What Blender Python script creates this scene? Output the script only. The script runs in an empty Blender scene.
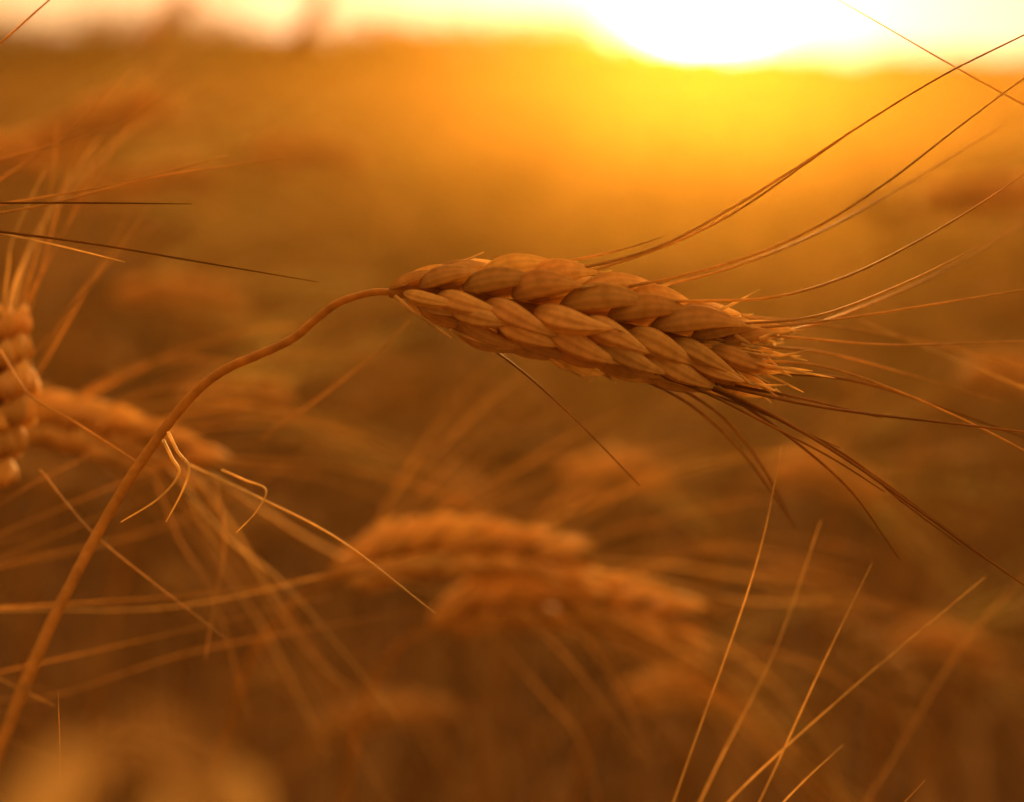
import bpy, math, random
import numpy as np
from mathutils import Vector
rng=np.random.default_rng(7)
random.seed(7)
sc=bpy.context.scene
sc.view_settings.view_transform='Standard'
sc.view_settings.look='None'
sc.view_settings.exposure=0

# ---------------------------------------------------------------- camera
PITCH=math.radians(13.3); CAM=np.array([0,0,1.0]); FPX=1422.0
FW=np.array([0,math.cos(PITCH),-math.sin(PITCH)]); UP=np.array([0,math.sin(PITCH),math.cos(PITCH)]); RT=np.array([1.0,0,0])
def at(u,v,d):
    return CAM+FW*d+RT*((u-512)/FPX*d)+UP*((401-v)/FPX*d)
cam_d=bpy.data.cameras.new('camera'); cam=bpy.data.objects.new('camera',cam_d)
sc.collection.objects.link(cam); sc.camera=cam
cam.location=CAM; cam.rotation_euler=(math.pi/2-PITCH,0,0)
cam_d.lens=50; cam_d.sensor_width=36; cam_d.clip_start=0.01; cam_d.clip_end=3000
cam_d.dof.use_dof=True; cam_d.dof.focus_distance=0.33; cam_d.dof.aperture_fstop=4.2

# ---------------------------------------------------------------- light
SUN_AZ=math.radians(7.5); SUN_EL=math.radians(2.5)
sd=Vector((math.sin(SUN_AZ)*math.cos(SUN_EL),math.cos(SUN_AZ)*math.cos(SUN_EL),math.sin(SUN_EL)))
sl=bpy.data.lights.new('sun','SUN'); sl.energy=5.0; sl.angle=math.radians(0.6); sl.color=(1.0,0.50,0.12)
so=bpy.data.objects.new('sun',sl); sc.collection.objects.link(so)
so.rotation_euler=sd.to_track_quat('Z','Y').to_euler()

w=bpy.data.worlds.new('World'); sc.world=w; w.use_nodes=True
nt=w.node_tree; N=nt.nodes; Lk=nt.links; N.clear()
out=N.new('ShaderNodeOutputWorld'); bg=N.new('ShaderNodeBackground'); bg.inputs['Strength'].default_value=0.12
sky=N.new('ShaderNodeTexSky'); sky.sky_type='NISHITA'; sky.sun_disc=False
sky.sun_elevation=SUN_EL; sky.sun_rotation=SUN_AZ; sky.dust_density=4; sky.air_density=1.5; sky.ozone_density=1
mul=N.new('ShaderNodeMix'); mul.data_type='RGBA'; mul.blend_type='MULTIPLY'; mul.inputs[0].default_value=1
mul.inputs[7].default_value=(1.2,0.45,0.12,1)
Lk.new(sky.outputs[0],mul.inputs[6])
tc=N.new('ShaderNodeTexCoord')
nrm=N.new('ShaderNodeVectorMath'); nrm.operation='NORMALIZE'; Lk.new(tc.outputs['Generated'],nrm.inputs[0])
def cosdir(v):
    dot=N.new('ShaderNodeVectorMath'); dot.operation='DOT_PRODUCT'; dot.inputs[1].default_value=v
    Lk.new(nrm.outputs[0],dot.inputs[0])
    mx=N.new('ShaderNodeMath'); mx.operation='MAXIMUM'; mx.inputs[1].default_value=0; Lk.new(dot.outputs['Value'],mx.inputs[0]); return mx
cs=cosdir(sd); cu=cosdir(Vector((0.05,0.35,0.93)).normalized())
def lobe(p,col,s,prev,c=cs):
    pw=N.new('ShaderNodeMath'); pw.operation='POWER'; pw.inputs[1].default_value=p; Lk.new(c.outputs[0],pw.inputs[0])
    vm=N.new('ShaderNodeVectorMath'); vm.operation='SCALE'; vm.inputs[0].default_value=[c_*s for c_ in col]; Lk.new(pw.outputs[0],vm.inputs['Scale'])
    ad=N.new('ShaderNodeVectorMath'); ad.operation='ADD'; Lk.new(prev,ad.inputs[0]); Lk.new(vm.outputs[0],ad.inputs[1]); return ad.outputs[0]
o=mul.outputs[2]
cst=N.new('ShaderNodeVectorMath'); cst.operation='ADD'; cst.inputs[1].default_value=(3.3,1.2,0.16); Lk.new(o,cst.inputs[0]); o=cst.outputs[0]
o=lobe(2,(1,0.42,0.07),6,o)
o=lobe(2,(1,0.43,0.10),13.5,o,cu)
o=lobe(8,(0.30,1.0,0.78),6.3,o)
o=lobe(120,(1,0.9,0.75),8,o)
o=lobe(2200,(1,0.88,0.6),300,o)
Lk.new(o,bg.inputs['Color']); Lk.new(bg.outputs[0],out.inputs[0])

# ---------------------------------------------------------------- materials
def straw_mat(name,transl=0.35,scale=400,tint=(1,1,1),rough=0.5,bump=0.15,lo=0.8,simple=False,spec=0.55):
    m=bpy.data.materials.new(name); m.use_nodes=True; t=m.node_tree; n=t.nodes; l=t.links; n.clear()
    o=n.new('ShaderNodeOutputMaterial'); tr=n.new('ShaderNodeBsdfTranslucent'); mix=n.new('ShaderNodeMixShader')
    pb=n.new('ShaderNodeBsdfDiffuse' if simple else 'ShaderNodeBsdfPrincipled')
    at_=n.new('ShaderNodeAttribute'); at_.attribute_name='Col'
    tcn=n.new('ShaderNodeTexCoord'); ns=n.new('ShaderNodeTexNoise'); ns.inputs['Scale'].default_value=scale; ns.inputs['Detail'].default_value=2
    l.new(tcn.outputs['Object'],ns.inputs['Vector'])
    cr=n.new('ShaderNodeValToRGB'); cr.color_ramp.elements[0].position=0.3; cr.color_ramp.elements[0].color=(lo,lo*.97,lo*.92,1); cr.color_ramp.elements[1].position=0.65; cr.color_ramp.elements[1].color=(tint[0]*1.05,tint[1]*1.05,tint[2]*1.05,1)
    l.new(ns.outputs[0],cr.inputs[0])
    mm=n.new('ShaderNodeMix'); mm.data_type='RGBA'; mm.blend_type='MULTIPLY'; mm.inputs[0].default_value=1
    l.new(at_.outputs['Color'],mm.inputs[6]); l.new(cr.outputs[0],mm.inputs[7])
    l.new(mm.outputs[2],pb.inputs['Color' if simple else 'Base Color']); l.new(mm.outputs[2],tr.inputs['Color'])
    if not simple:
        pb.inputs['Roughness'].default_value=rough; pb.inputs['Specular IOR Level'].default_value=spec
    if bump:
        b=n.new('ShaderNodeBump'); b.inputs['Strength'].default_value=bump; b.inputs['Distance'].default_value=0.0003; l.new(ns.outputs[0],b.inputs['Height'])
        l.new(b.outputs[0],pb.inputs['Normal'])
    mix.inputs[0].default_value=transl
    l.new(pb.outputs[0],mix.inputs[1]); l.new(tr.outputs[0],mix.inputs[2])
    last=mix
    if simple:
        g=n.new('ShaderNodeBsdfGlossy'); g.inputs['Roughness'].default_value=rough; m2=n.new('ShaderNodeMixShader'); m2.inputs[0].default_value=0.05
        l.new(mix.outputs[0],m2.inputs[1]); l.new(g.outputs[0],m2.inputs[2]); last=m2
    l.new(last.outputs[0],o.inputs[0])
    return m
M_HERO=straw_mat('ripe_wheat_straw',0.52,420,bump=0.12,lo=0.84,rough=0.48,spec=0.4)
M_NEIGH=straw_mat('dry_wheat_straw',0.46,350,bump=0,lo=0.85,rough=0.6,spec=0.2)
M_FIELD=straw_mat('field_wheat_straw',0.38,30,bump=0,rough=0.45,simple=True)
M_TREE=straw_mat('tree_foliage',0.35,0.6,bump=0,simple=True)

# ---------------------------------------------------------------- mesh building
class MB:
    def __init__(s): s.V=[];s.F=[];s.C=[];s.n=0
    def add(s,V,F,C):
        s.V.append(V); s.F.append(F+s.n); s.C.append(C); s.n+=len(V)
    def arrays(s): return np.concatenate(s.V),np.concatenate(s.F),np.concatenate(s.C)
def make_mesh(name,V,F,C,mat,smooth=True):
    me=bpy.data.meshes.new(name); nv=len(V); nf=len(F)
    me.vertices.add(nv); me.vertices.foreach_set('co',np.ascontiguousarray(V,dtype=np.float32).ravel())
    me.loops.add(nf*4); me.loops.foreach_set('vertex_index',np.ascontiguousarray(F,dtype=np.int32).ravel())
    me.polygons.add(nf); me.polygons.foreach_set('loop_start',np.arange(0,nf*4,4,dtype=np.int32))
    me.update(calc_edges=True)
    me.polygons.foreach_set('use_smooth',np.full(nf,smooth))
    ca=me.color_attributes.new('Col','FLOAT_COLOR','POINT')
    cc=np.ones((nv,4),dtype=np.float32); cc[:,:3]=C; ca.data.foreach_set('color',cc.ravel())
    me.materials.append(mat); me.update(); return me
def norm(v): return v/(np.linalg.norm(v)+1e-12)
def spline(P,n):
    P=np.array(P,float); k=len(P)
    if k==2: 
        t=np.linspace(0,1,n)[:,None]; return P[0]*(1-t)+P[1]*t
    Q=np.vstack([2*P[0]-P[1],P,2*P[-1]-P[-2]])
    out=[]
    for x in np.linspace(0,k-1-1e-9,n):
        i=int(x); f=x-i; a,b,c,d=Q[i],Q[i+1],Q[i+2],Q[i+3]
        out.append(0.5*((2*b)+(-a+c)*f+(2*a-5*b+4*c-d)*f*f+(-a+3*b-3*c+d)*f**3))
    return np.array(out)
def grid_faces(nr,ns):
    i=np.arange(nr-1)[:,None]; j=np.arange(ns)[None,:]; j2=(j+1)%ns
    return np.stack([i*ns+j,i*ns+j2,(i+1)*ns+j2,(i+1)*ns+j],-1).reshape(-1,4)
def tube(mb,P,r,ns,col):
    P=np.asarray(P); n=len(P); r=np.broadcast_to(np.asarray(r,float),(n,))
    T=np.gradient(P,axis=0); T/=np.linalg.norm(T,axis=1)[:,None]+1e-12
    a=np.cross(T[0],[0.3,1,0.2]); a=norm(a); V=np.empty((n,ns,3)); ph=np.linspace(0,2*np.pi,ns,endpoint=False)
    for i in range(n):
        a=norm(a-T[i]*np.dot(a,T[i])); b=np.cross(T[i],a)
        V[i]=P[i]+r[i]*(np.cos(ph)[:,None]*a+np.sin(ph)[:,None]*b)
    C=np.asarray(col,float)
    if C.ndim==2: C=np.repeat(C,ns,axis=0)
    else: C=np.tile(C,(n*ns,1))
    mb.add(V.reshape(-1,3),grid_faces(n,ns),C)
def floret(mb,base,d,nr,L,W,H,nseg,ns,col,tipcol,bulge=0.10,vein=0.022):
    d=norm(d); nr=norm(nr-d*np.dot(nr,d)); s=np.cross(d,nr)
    t=np.linspace(0,1,nseg)[:,None]; ph=np.linspace(0,2*np.pi,ns,endpoint=False)[None,:]
    r=np.clip(np.sin(np.pi*np.clip(t,0,1)**0.70),0,1)**0.88*(1-0.30*t)*1.12; r=np.maximum(r,0.05*(1-t)+0.03)
    keel=1+0.26*np.exp(-((ph-np.pi/2)**2)/0.05)
    ve=1+vein*np.cos(ph*11)*np.minimum(1,r*1.5)
    x=W/2*r*np.cos(ph)*ve; y=H/2*r*np.sin(ph)*keel*ve
    y=np.where(np.sin(ph)<0,y*0.5,y)
    sw=rng.normal()*0.06*L
    c=base+ d*(L*t)[...,None][:,0] + nr*(bulge*L*np.sin(np.pi*t*0.9)) + s*(sw*t*t)
    V=c[:,None,:]+x[...,None]*s+y[...,None]*nr
    e=(np.abs(np.cos(ph))**3)*0.45
    k=np.clip((t**2.5)+e,0,1)[...,None]
    C=col*(1-k)+tipcol*k
    C=C*(1+0.08*np.cos(ph*11)[...,None])
    # husk colour gets darker towards its base
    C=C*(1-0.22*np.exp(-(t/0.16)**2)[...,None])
    mb.add(V.reshape(-1,3),grid_faces(nseg,ns),np.clip(C,0,1).reshape(-1,3))
    return c[-1]
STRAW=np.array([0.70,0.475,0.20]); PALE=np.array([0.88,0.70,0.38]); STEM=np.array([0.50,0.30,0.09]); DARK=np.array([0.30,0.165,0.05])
def ear(mb,axis,R,Vdir,nodes,nseg,ns,prof,full=True,lk=0.185,ws=1.0,tone=1.0):
    """alternating spikelets along a rachis; returns awn roots (pos,dir,side)"""
    A=spline(axis,nodes+2); T=np.gradient(A,axis=0); T/=np.linalg.norm(T,axis=1)[:,None]
    tips=[]; tube(mb,A,R*0.16,6,STEM)
    Ltot=np.sum(np.linalg.norm(np.diff(A,axis=0),axis=1)); Up=None
    for i in range(nodes):
        t=T[i]; V=norm(Vdir-t*np.dot(Vdir,t)); U=norm(np.cross(t,V))
        if Up is None: U=-U if (U[2]+0.3*U[0]<0) else U
        elif np.dot(U,Up)<0: U=-U
        Up=U
        sg=1 if i%2==0 else -1; s=prof(i/(nodes-1)); 
        Lf=Ltot*lk*(0.70+0.30*s)
        def jit(a): return a*(1+rng.normal()*0.09)
        cfg=[( 0.40, 0.26, 0.85,0.00,1.00,0.68,False),
             ( 0.34, 0.60, 0.55,0.28,1.05,0.56,True),
             ( 0.00, 0.70, 0.00,0.38,0.98,0.50,True)]
        if full: cfg+=[(-0.34,0.60,-0.55,0.28,1.0,0.6,True),(-0.40,0.26,-0.85,0.0,1.0,0.62,False)]
        # (Voffset, Uoffset, normalV, forward shift, length, width, awn)
        for (vo,uo,nv,fs,lf,wf,aw) in cfg:
            b=A[i]+V*(vo*R*s*0.8)+U*(sg*uo*R*s*0.50)+t*(fs*Lf*0.5)
            ang=0.19+0.12*uo+rng.normal()*0.06
            d=t*math.cos(ang)+U*sg*math.sin(ang)+V*(vo*0.24+rng.normal()*0.06)
            nr=U*sg*(1-abs(nv)*0.40)+V*nv+t*rng.normal()*0.05
            c=STRAW*tone*(1+rng.normal()*0.12)*np.array([1,1+rng.normal()*0.03,1+rng.normal()*0.06])
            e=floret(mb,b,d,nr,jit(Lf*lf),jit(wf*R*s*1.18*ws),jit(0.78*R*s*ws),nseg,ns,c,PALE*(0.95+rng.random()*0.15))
            # little beak at the tip
            if nseg>8: 
                tube(mb,spline([e-d*Lf*0.06,e+d*Lf*0.05,e+d*Lf*0.12+U*sg*Lf*0.01],4),[R*0.06,R*0.035,R*0.02,R*0.006],5,PALE*0.9)
            if aw: tips.append((e-d*Lf*0.04,d,U*sg,V,i/(nodes-1)))
    return tips
def awn(mb,P,r0,r1,col,n=28,ns=6,barb=False):
    S=spline(P,n); t=np.linspace(0,1,n)
    tube(mb,S,r0*(1-t)**0.6+r1,ns,np.asarray(col)[None,:]*(1+0.2*np.sin(t*9+rng.random()*6))[:,None])
def leaf(mb,P,width,side,col,n=24):
    S=spline(P,n); T=np.gradient(S,axis=0); t=np.linspace(0,1,n); w_=width*np.minimum(1,(t*6+0.25))*(1-t**2.2)+0.0003
    V=[]
    for i in range(n):
        s=norm(np.cross(T[i],np.cross(side,T[i]))); nn=norm(np.cross(T[i],s))
        ang=0.8*math.sin(i*0.17); s2=s*math.cos(ang)+nn*math.sin(ang); n2=np.cross(norm(T[i]),s2)
        for k,x in enumerate((-1,-0.5,0,0.5,1)): V.append(S[i]+s2*x*w_[i]/2+n2*(abs(x))*w_[i]*0.18)
    V=np.array(V); F=[]
    for i in range(n-1):
        for k in range(4): F.append((i*5+k,i*5+k+1,i*5+k+6,i*5+k+5))
    mb.add(V,np.array(F),np.clip(np.asarray(col)*(1+rng.normal(size=(len(V),1))*0.05),0,1))
def auto_awns(mb,tips,Lmin,Lmax,r,droop=0.0,n=10,ns=4,prob=1.0,spread=0.35,col=STRAW):
    for (p,d,U,V,f) in tips:
        if rng.random()>prob: continue
        L=rng.uniform(Lmin,Lmax); dd=norm(d+U*rng.normal()*0.10+U*spread*0.4+V*rng.normal()*0.16)
        bend=U*rng.normal()*0.10+np.array([0,0,-1.0])*droop+V*rng.normal()*0.1
        t=np.linspace(0,1,4)[:,None]; P=p+dd*L*t+bend*L*t*t*0.5
        awn(mb,P,r,r*0.3,np.clip(col*rng.uniform(0.8,1.4),0,.9),n,ns)
def to_ground(P,sway=(0,0)):
    p=P[-1]; q=P[-2]; dz=p[2]; d=norm(p-q); k=0.12
    a=p+d*k
    return list(P)+[a,np.array([a[0]+d[0]*0.06+sway[0]*.4,a[1]+d[1]*0.06+sway[1]*.4,max(a[2]*0.6,.1)]),np.array([a[0]+d[0]*0.08+sway[0],a[1]+d[1]*0.08+sway[1],-0.01])]
def obj(name,mb,mat):
    V,F,C=mb.arrays(); ob=bpy.data.objects.new(name,make_mesh(name,V,F,C,mat)); sc.collection.objects.link(ob); return ob
TOCAM=-FW
def px(L,d=None):
    return [at(p[0],p[1],p[2] if len(p)>2 else d) for p in L]

# ---------------------------------------------------------------- the sharp ear
def heroprof(x): 
    return float(np.interp(x,[0,0.1,0.25,0.45,0.65,0.85,1.0],[0.38,0.68,0.95,1.03,1.0,0.78,0.55]))
mb=MB()
axis=px([(390,292,.330),(430,294,.329),(490,302,.328),(550,313,.328),(610,326,.329),(665,338,.331),(710,348,.334),(730,352,.336)])
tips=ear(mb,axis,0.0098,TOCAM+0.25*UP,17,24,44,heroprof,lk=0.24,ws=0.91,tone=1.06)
# terminal spikelet
for k in range(4):
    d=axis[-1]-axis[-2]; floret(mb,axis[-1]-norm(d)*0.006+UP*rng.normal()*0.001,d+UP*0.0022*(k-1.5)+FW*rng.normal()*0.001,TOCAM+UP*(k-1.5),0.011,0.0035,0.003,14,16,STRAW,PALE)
# feathery glume tips around the end of the ear
for k in range(24):
    u0=rng.uniform(690,760); v0=340+(u0-690)*0.25+rng.normal()*12
    L=rng.uniform(28,72); a=rng.normal()*0.22+0.14
    awn(mb,px([(u0,v0,.331),(u0+L*.5,v0+L*.5*a,.331),(u0+L,v0+L*a+rng.normal()*4,.331+rng.normal()*.002)]),0.00045,0.00008,PALE,10,5)
st=[(392,292,.330),(375,292,.330),(357,296,.330),(336,304,.330),(316,319,.330),(292,339,.330),(258,355,.330),(228,368,.330),(202,386,.329),(176,414,.328),(150,449,.326),(125,486,.322),(100,529,.317),(76,574,.310),(52,622,.303),(24,686,.294),(0,748,.287)]
sp=to_ground(px(st),(0,0.03)); S=spline(sp,150); q=np.linspace(0,1,150)
rad=0.00080+0.00024*np.clip(q*3,0,1)+0.0003*np.clip(q*1.6-0.5,0,1)
kn=0.00003*np.sin(q*260)
tube(mb,S,rad+kn,14,STEM[None,:]*(1+0.05*np.sin(q*60)+0.05*np.sin(q*171))[:,None])
up=[[(530,276,.326),(600,264,.325),(660,246,.325),(720,215,.326),(790,172,.327),(860,126,.329),(940,77,.330),(1024,35,.331),(1090,3,.332)],
 [(560,281,.331),(620,262,.331),(680,240,.331),(735,212,.332),(800,168,.334),(850,133,.336)],
 [(610,290,.325),(680,276,.324),(750,256,.324),(820,225,.325),(890,180,.327),(960,126,.329),(1024,78,.332),(1070,44,.333)],
 [(640,300,.326),(710,301,.325),(780,296,.325),(850,275,.326),(920,240,.327),(980,204,.328),(1024,174,.330),(1090,128,.332)],
 [(690,322,.330),(750,323,.330),(820,315,.331),(900,285,.333),(980,246,.335)],
 [(720,330,.335),(800,324,.336),(880,313,.338),(960,300,.340),(1050,286,.343)],
 [(585,300,.336),(650,288,.340),(730,268,.345),(820,232,.352),(910,182,.360),(1010,120,.370)],
 [(740,345,.34),(820,352,.35),(900,372,.36),(1000,402,.372)],
 [(500,268,.328),(560,262,.328),(620,250,.328),(665,236,.328)],
 [(730,336,.335),(800,328,.345),(880,300,.355),(960,262,.365),(1060,200,.38)],
 [(700,330,.335),(800,338,.34),(900,345,.345),(1040,340,.35)],
 [(740,360,.333),(820,366,.333),(900,392,.334),(985,430,.336),(1060,470,.338)],
 [(660,310,.34),(760,318,.355),(860,330,.37),(960,350,.385),(1060,378,.40)]]
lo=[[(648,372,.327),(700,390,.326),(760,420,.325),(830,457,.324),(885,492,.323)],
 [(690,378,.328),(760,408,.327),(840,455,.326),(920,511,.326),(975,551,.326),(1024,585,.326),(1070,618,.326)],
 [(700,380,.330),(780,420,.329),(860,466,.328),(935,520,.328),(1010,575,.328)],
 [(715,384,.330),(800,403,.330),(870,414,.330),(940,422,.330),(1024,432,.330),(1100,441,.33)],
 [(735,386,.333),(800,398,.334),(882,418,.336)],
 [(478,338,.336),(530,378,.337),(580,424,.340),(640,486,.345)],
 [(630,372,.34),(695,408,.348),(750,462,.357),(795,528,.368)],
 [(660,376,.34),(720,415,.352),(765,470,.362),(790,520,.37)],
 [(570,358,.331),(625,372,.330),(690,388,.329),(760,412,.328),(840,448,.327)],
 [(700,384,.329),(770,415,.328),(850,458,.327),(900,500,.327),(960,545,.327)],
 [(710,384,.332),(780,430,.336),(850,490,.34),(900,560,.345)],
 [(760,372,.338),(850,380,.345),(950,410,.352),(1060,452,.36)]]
for P in up: awn(mb,px(P),0.00030,0.00011,STRAW*.9,60,8)
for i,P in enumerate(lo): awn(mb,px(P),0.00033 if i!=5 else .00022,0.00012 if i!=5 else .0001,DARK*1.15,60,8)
# short spikes at the base of the ear
for P in ([(395,296,.327),(420,316,.325),(452,338,.323)],[(440,268,.329),(462,262,.328),(484,252,.327)],[(450,330,.326),(470,338,.325),(500,350,.324)],[(540,352,.326),(565,368,.325),(592,382,.324)],
          [(740,352,.33),(775,356,.329),(810,350,.328)],[(750,362,.33),(790,370,.329),(835,378,.328)],[(720,372,.33),(755,384,.33),(790,385,.33)]):
    awn(mb,px(P),0.00042,0.0001,PALE,16,6)
# withered filaments on the stem
for P in ([(168,432,.327),(178,452,.326),(189,468,.326),(182,492,.327),(166,522,.328)],[(163,440,.327),(172,458,.325),(179,474,.325),(158,499,.326),(121,522,.327)]):
    awn(mb,px(P),0.00030,0.00013,PALE,30,6)
hero=obj('wheat_plant',mb,M_HERO)

# ---------------------------------------------------------------- neighbouring plants
def flat(x): return 0.65+0.35*math.sin(math.pi*min(1,x+0.12)) if x<0.85 else 0.72
def neighbour(axis,R,stem,awns,auto=None,nodes=16,leafs=(),stemr=0.0011,view=None,noear=False,col=STRAW,tone=1.0):
    m=MB(); A=px(axis)
    tp=ear(m,A,R,TOCAM if view is None else view,nodes,10,12,flat,lk=0.21,tone=tone) if not noear else []
    sp=to_ground([A[0]]+px(stem)); n=90; q=np.linspace(0,1,n)
    tube(m,spline(sp,n),stemr*(0.8+0.7*q),8,STEM[None,:]*(1+0.1*np.sin(q*50))[:,None])
    for P in awns: awn(m,px(P[0]),P[1],P[1]*0.35,P[2],44,6)
    if auto: auto_awns(m,tp,*auto,col=col)
    for (P,wd,c) in leafs: leaf(m,px(P),wd,np.array([1,0.2,0.3]),c)
    return obj('wheat_plant',m,M_NEIGH)
a2=0.00024
# ear just outside the left edge, awns reach into the frame
neighbour([(-330,190,.33),(-240,205,.33),(-150,216,.33),(-60,224,.33)],0.0085,[(-370,200,.33),(-400,260,.33)],
 [([(-80,222,.33),(80,242,.33),(200,262,.33),(318,282,.33)],a2*1.1,DARK*.8),
  ([(-90,205,.33),(0,203,.33),(100,203,.33),(192,204,.33)],a2*1.0,DARK*.7),
  ([(-90,212,.335),(0,233,.335),(60,246,.335),(125,262,.335)],a2*1.1,PALE),
  ([(-90,225,.34),(40,206,.345),(150,178,.35),(282,158,.355)],a2,STRAW),
  ([(-90,215,.34),(0,204,.345),(120,183,.35),(228,155,.355)],a2,STRAW),
  ([(-90,180,.36),(0,158,.37),(100,130,.38),(160,95,.39)],a2,STRAW),
  ([(-90,250,.36),(0,180,.37),(60,140,.38),(130,70,.39)],a2*1.2,STRAW),
  ([(-60,70,.34),(-20,58,.34),(40,8,.34),(60,-10,.34)],a2,STRAW)],None,14)
# plant left of the frame low down, long level awns
neighbour([(-420,640,.40),(-300,625,.40),(-200,622,.40),(-120,620,.40)],0.0085,[(-460,650,.40),(-480,720,.40)],
 [([(-120,612,.39),(60,604,.39),(250,588,.40),(470,545,.41)],a2*1.2,STRAW),
  ([(-120,622,.40),(0,610,.40),(180,606,.40),(390,560,.41)],a2*1.2,PALE),
  ([(-130,700,.38),(0,672,.39),(160,636,.40),(330,596,.41)],a2*1.2,STRAW),
  ([(-130,660,.40),(20,700,.41),(200,650,.42),(420,610,.43)],a2*1.2,STRAW),
  ([(-130,560,.38),(-20,515,.38),(40,480,.39),(120,440,.40)],a2*1.2,STRAW),
  ([(-130,580,.42),(0,566,.44),(180,520,.46),(330,440,.48)],a2*1.4,STRAW)],(0.05,0.1,a2,0.1,10,4,0.4),14)
# upright ear cropped by the left edge
neighbour([(-12,490,.385),(-8,440,.385),(0,390,.385),(2,345,.385),(2,310,.385)],0.0105,[(-14,520,.385),(-20,570,.385)],
 [([(4,320,.38),(20,270,.39),(50,210,.40),(100,136,.41)],a2*1.3,PALE),
  ([(2,320,.38),(8,270,.38),(14,235,.38),(45,170,.38)],a2*1.3,PALE),
  ([(6,330,.40),(40,230,.42),(120,140,.45),(220,70,.48)],a2*1.4,PALE),
  ([(0,350,.36),(30,395,.355),(80,425,.35),(150,470,.345)],a2,STRAW)],(0.04,0.07,a2*.9,0.0,10,4,0.35,),12,tone=1.28)
# drooping ear lower left
neighbour([(-10,440,.46),(30,424,.46),(90,430,.46),(150,444,.462),(205,470,.466)],0.0084,[(-60,460,.46),(-90,520,.46)],
 [([(190,465,.36),(260,498,.35),(340,540,.345),(435,613,.34)],a2*1.0,PALE),
  ([(222,470,.345),(245,480,.343),(266,490,.342),(256,512,.338),(236,533,.336)],a2*1.1,PALE),
  ([(200,478,.45),(240,540,.45),(300,640,.46),(350,690,.47)],a2*1.5,PALE),
  ([(180,470,.45),(220,560,.46),(270,640,.47),(330,760,.48)],a2*1.5,PALE),
  ([(170,470,.42),(230,540,.42),(290,590,.42),(400,720,.42)],a2*1.2,PALE),
  ([(150,465,.42),(180,540,.42),(215,600,.42),(250,720,.42)],a2*1.2,STRAW),
  ([(40,470,.36),(90,530,.36),(150,580,.36),(228,640,.36)],a2*0.8,STRAW),
  ([(215,480,.40),(225,540,.39),(215,600,.385),(205,660,.38)],a2,STRAW),
  ([(260,440,.40),(330,390,.385),(380,350,.375),(410,320,.37)],a2,STRAW),
  ([(210,474,.44),(320,545,.46),(430,590,.48),(560,600,.5)],a2*1.4,PALE)],(0.06,0.12,a2*1.1,0.7,10,4,0.6,0.7),15,col=STRAW,tone=1.15)
# two arched ears in the lower middle
neighbour([(330,582,.50),(380,560,.50),(440,550,.50),(510,553,.50),(592,566,.50)],0.0084,[(300,598,.50),(250,660,.50),(225,740,.50)],
 [([(590,562,.50),(680,566,.50),(780,585,.50),(895,612,.50)],a2*1.5,PALE),
  ([(560,550,.50),(660,520,.49),(760,500,.48),(860,500,.47)],a2*1.3,STRAW),
  ([(590,570,.46),(660,580,.46),(740,600,.46),(830,602,.46)],a2*1.3,PALE)],(0.07,0.13,a2*1.1,0.5,10,4,0.4,0.4),16,col=STRAW,tone=1.2)
neighbour([(430,630,.52),(480,608,.52),(550,602,.52),(620,606,.52),(705,630,.52)],0.0084,[(395,650,.52),(360,720,.52),(345,800,.52)],
 [([(520,612,.46),(560,650,.45),(600,700,.44),(640,757,.43)],a2*1.2,STRAW),
  ([(560,612,.48),(600,660,.47),(630,710,.46),(652,772,.45)],a2*1.3,STRAW),
  ([(480,620,.50),(540,690,.48),(580,740,.47),(600,810,.46)],a2*1.4,STRAW),
  ([(600,612,.50),(660,640,.49),(740,690,.48),(800,760,.47)],a2*1.4,PALE),
  ([(640,612,.50),(700,640,.49),(800,660,.48),(900,720,.47)],a2*1.4,STRAW),
  ([(700,632,.50),(760,670,.50),(820,740,.50),(850,830,.50)],a2*1.4,PALE)],(0.07,0.13,a2*1.1,0.8,10,4,0.5,0.5),16,col=STRAW,tone=1.15)
# ears under the frame whose awns rise into the lower right
neighbour([(560,1090,.36),(590,1010,.36),(625,930,.36),(655,860,.36)],0.008,[(550,1130,.36),(545,1180,.36)],
 [([(650,870,.355),(690,755,.35),(740,615,.345),(765,530,.345),(781,446,.345)],a2*0.9,PALE),
  ([(665,880,.37),(715,770,.37),(775,650,.37),(821,520,.37)],a2*0.9,PALE)],None,14)
neighbour([(600,1150,.35),(640,1060,.35),(685,960,.35),(725,870,.35)],0.008,[(590,1190,.35),(585,1240,.35)],
 [([(720,880,.35),(765,790,.35),(820,670,.35),(872,563,.35)],a2*.9,PALE),
  ([(690,850,.355),(740,790,.355),(850,690,.355),(985,577,.355)],a2*.9,PALE),
  ([(735,880,.34),(760,830,.34),(800,785,.345),(843,745,.35)],a2*.9,PALE),
  ([(800,900,.40),(880,780,.42),(960,650,.43),(1040,560,.45)],a2*1.3,STRAW),
  ([(870,860,.34),(890,820,.34),(925,780,.34)],a2*.8,STRAW)],None,14)
# plant on the right whose awn crosses the upper corner
neighbour([(1500,330,.34),(1400,290,.34),(1300,240,.34),(1200,195,.34)],0.008,[(1530,360,.34),(1560,430,.34)],
 [([(1210,200,.34),(1100,142,.34),(1000,92,.34),(835,-2,.34)],a2*1.0,STRAW),
  ([(1210,480,.38),(1100,420,.38),(980,370,.38),(860,320,.38)],a2*1.0,PALE)],None,14)
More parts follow.
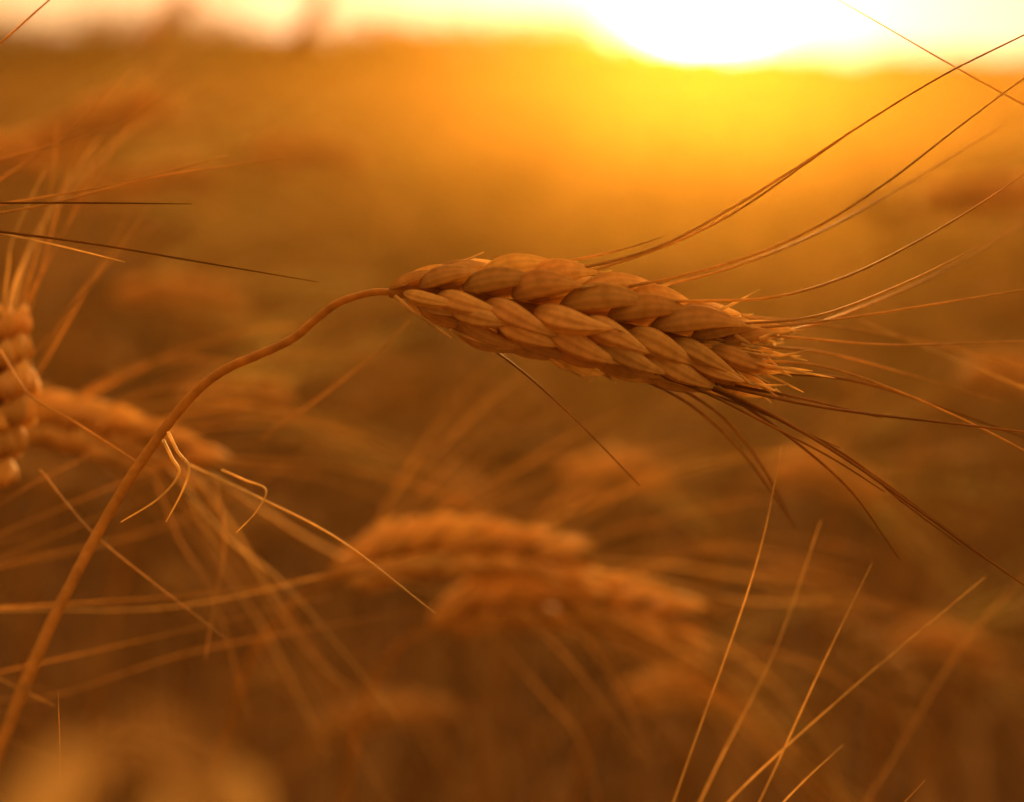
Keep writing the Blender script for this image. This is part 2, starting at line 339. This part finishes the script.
# softly blurred ears further back
for (u,v,L,dr,d) in ((915,196,150,-6,.85),(960,372,120,22,.80),(110,292,130,4,.85),(178,398,115,-4,.75),(-30,150,200,-60,.8),(60,190,150,-25,1.0),(760,470,130,20,.8),(250,150,120,10,1.2),(560,470,110,10,.85),(130,45,60,-60,1.5),(280,40,50,-60,1.6),(620,690,130,10,.75),(880,640,120,14,.8)):
    neighbour([(u,v+8,d),(u+L*.33,v,d),(u+L*.66,v+dr*.5,d+.01),(u+L,v+dr+6,d+.02)],0.0088,[(u-25,v+30,d),(u-45,v+90,d),(u-55,v+160,d)],[],(0.07,0.14,0.00034,0.25,8,3,0.6),12,col=PALE,tone=1.2)
# big soft leaf close to the lens, bottom left
neighbour([(-40,1000,.15),(-60,1060,.15)],0.0085,[(-60,1100,.15),(-80,1160,.15)],
 [([(60,800,.335),(60,750,.335),(58,690,.335)],a2*.6,STRAW)],None,14,
 [([(-40,1000,.145),(30,870,.145),(90,770,.145),(150,740,.145),(200,780,.145),(235,860,.15)],0.011,STRAW*0.62),
  ([(-40,1000,.14),(120,900,.15),(190,800,.155),(230,760,.155),(260,830,.16),(270,900,.16)],0.007,STRAW*0.55)],noear=True)

# ---------------------------------------------------------------- the field
FS=np.array([0.66,0.60,0.50])
def field_plant(detail):
    m=MB(); h=rng.uniform(0.60,0.80); lean=rng.uniform(0.0,0.10); b=rng.uniform(0.02,0.07); el=rng.uniform(0.07,0.10)
    droop=rng.uniform(-0.6,0.5)
    p=[np.array([0,0,0]),np.array([lean*.3,0,h*.5]),np.array([lean,0,h*.92]),np.array([lean+b*.6,0,h]),]
    d=norm(np.array([1,rng.normal()*0.2,-droop*0.3]))
    p.append(p[-1]+d*0.03); S=spline(p,14 if detail else 8)
    tube(m,S,0.0014,4 if detail else 3,STEM*rng.uniform(.7,1.1))
    e0=p[-1]; d2=norm(d+np.array([0,0,-0.25-0.2*max(0,droop)]))
    ax=[e0,e0+d*el*.5,e0+d*el*.5+d2*el*.5]
    if detail: tp=ear(m,ax,0.0085,np.array([0,-1.0,0.3]),10,5,6,flat)
    else: tp=ear(m,ax,0.009,np.array([0,-1.0,0.3]),7,4,4,flat,full=False)
    auto_awns(m,tp,0.07,0.14,0.00036 if detail else 0.0006,0.3,5 if detail else 3,3,0.5 if detail else 0.35,0.4)
    for k in range(2):
        z=h*rng.uniform(0.3,0.75); a=rng.uniform(0,6.28); v=np.array([math.cos(a),math.sin(a),0]); L=rng.uniform(0.12,0.25)
        b0=np.array([lean*z/h,0,z]); leaf(m,[b0,b0+v*L*.4+np.array([0,0,.06]),b0+v*L*.8+np.array([0,0,-.02]),b0+v*L+np.array([0,0,-.12])],0.009,np.cross(v,[0,0,1.0]),STRAW*rng.uniform(.5,.9),8 if detail else 5)
    return m.arrays()
def patch(name,size,count,detail,nt):
    T=[field_plant(detail) for _ in range(nt)]; mb=MB()
    for _ in range(count):
        V,F,C=T[rng.integers(nt)]; a=rng.normal()*0.75+ (math.pi if rng.random()<0.12 else 0); c,s=math.cos(a),math.sin(a); k=rng.uniform(0.86,1.10)
        R=np.array([[c,-s,0],[s,c,0],[0,0,1]]); W=(V*k)@R.T+np.array([rng.uniform(-size/2,size/2),rng.uniform(-size/2,size/2),0])
        mb.add(W,F,np.clip(C*FS*rng.uniform(0.65,1.3),0,1))
    V,F,C=mb.arrays(); return make_mesh(name,V,F,C,M_FIELD)
near=[patch('near_wheat',1.0,110,True,10) for _ in range(3)]
far=[patch('far_wheat',4.0,600,False,8) for _ in range(2)]
field=bpy.data.objects.new('wheat_field',None); sc.collection.objects.link(field)
def put(me,x,y,rot,z=0,k=1):
    o=bpy.data.objects.new('wheat_patch',me); sc.collection.objects.link(o); o.parent=field; o.location=(x,y,z); o.rotation_euler=(0,0,rot); o.scale=(1,1,k)
for j in range(5):
    y=1.22+j; hw=int(2+j*0.55)
    for i in range(-hw,hw+1): put(near[rng.integers(3)],i*1.0,y,rng.choice([0,0.0,0.3,-0.3]),0,rng.uniform(0.95,1.08))
for j in range(22):
    y=8.2+j*4; hw=int(2+(y*0.5)/4)
    for i in range(-hw,hw+1): put(far[rng.integers(2)],i*4.0,y,0,0,rng.uniform(0.95,1.08))

# canopy of the distant crop and the soil sheet
def sheet(name,x0,x1,y0,y1,nx,ny,zf,mat,col):
    X,Y=np.meshgrid(np.linspace(x0,x1,nx),np.linspace(y0,y1,ny)); Z=zf(X,Y); V=np.stack([X,Y,Z],-1).reshape(-1,3)
    i=np.arange(ny-1)[:,None]; j=np.arange(nx-1)[None,:]; F=np.stack([i*nx+j,i*nx+j+1,(i+1)*nx+j+1,(i+1)*nx+j],-1).reshape(-1,4)
    o=bpy.data.objects.new(name,make_mesh(name,V,F,np.tile(col,(len(V),1)),mat)); sc.collection.objects.link(o); return o
M_SOIL=straw_mat('stubble_soil',0.0,9,rough=0.9,bump=0)
sheet('ground',-700,700,-300,1400,60,60,lambda X,Y:0*X,M_SOIL,[0.15,0.085,0.035])
cm=sheet('canopy_mass',-300,300,60,400,200,220,lambda X,Y:0.62+0.08*np.sin(X*1.3+Y)*np.cos(Y*1.7)+rng.random(X.shape)*0.12,M_FIELD,STRAW*FS)
cm.parent=field

# ---------------------------------------------------------------- distant trees
mb=MB()
def tree(x,y,h,wd):
    tube(mb,spline([np.array([x,y,0]),np.array([x+rng.normal()*.1,y,h*.35]),np.array([x+rng.normal()*.3,y,h*.8])],6),[.16,.14,.12,.1,.06,.03],5,[0.08,0.05,0.03])
    cl=[np.array([x+rng.normal()*wd*.30,y+rng.normal()*wd*.25,h*rng.uniform(.1,.88)]) for _ in range(12)]
    for c in cl:
        n=60; r=wd*rng.uniform(.16,.30); P=c+rng.normal(size=(n,3))*r*0.6; s=0.18
        a=rng.normal(size=(n,3)); a/=np.linalg.norm(a,axis=1)[:,None]; b=np.cross(a,rng.normal(size=(n,3))); b/=np.linalg.norm(b,axis=1)[:,None]
        V=np.stack([P-a*s-b*s,P+a*s-b*s,P+a*s+b*s,P-a*s+b*s],1).reshape(-1,3)
        mb.add(V,np.arange(n*4).reshape(n,4),np.tile(np.array([0.26,0.15,0.04])*rng.uniform(.7,1.3),(n*4,1)))
Yt=110
x=-75
while x<75:
    u=512+x/Yt*FPX
    h=float(np.interp(u,[0,60,140,260,380,470,530,580,640,760],[4.4,3.4,4.6,3.4,3.7,3.9,4.9,3.8,2.2,1.6]))
    h*=rng.uniform(.72,1.15)
    tree(x,Yt+rng.normal()*3,h,h*rng.uniform(.9,1.3)); x+=h*rng.uniform(.25,.5)
V,F,C=mb.arrays(); o=bpy.data.objects.new('treeline',make_mesh('treeline',V,F,C,M_TREE,False)); sc.collection.objects.link(o)

# ---------------------------------------------------------------- dusty air over the field
bpy.ops.mesh.primitive_cube_add(size=1,location=(0,2.65,0.99)); hz=bpy.context.object; hz.name='dust_haze'; hz.scale=(16,4.5,1.9)
m=bpy.data.materials.new('dust_haze'); m.use_nodes=True; n=m.node_tree.nodes; n.clear()
o=n.new('ShaderNodeOutputMaterial'); vs=n.new('ShaderNodeVolumeScatter'); vs.inputs['Density'].default_value=0.022; vs.inputs['Anisotropy'].default_value=0.85; vs.inputs['Color'].default_value=(1,0.60,0.10,1)
m.node_tree.links.new(vs.outputs[0],o.inputs['Volume']); hz.data.materials.append(m)
print('objs',len(bpy.data.objects))
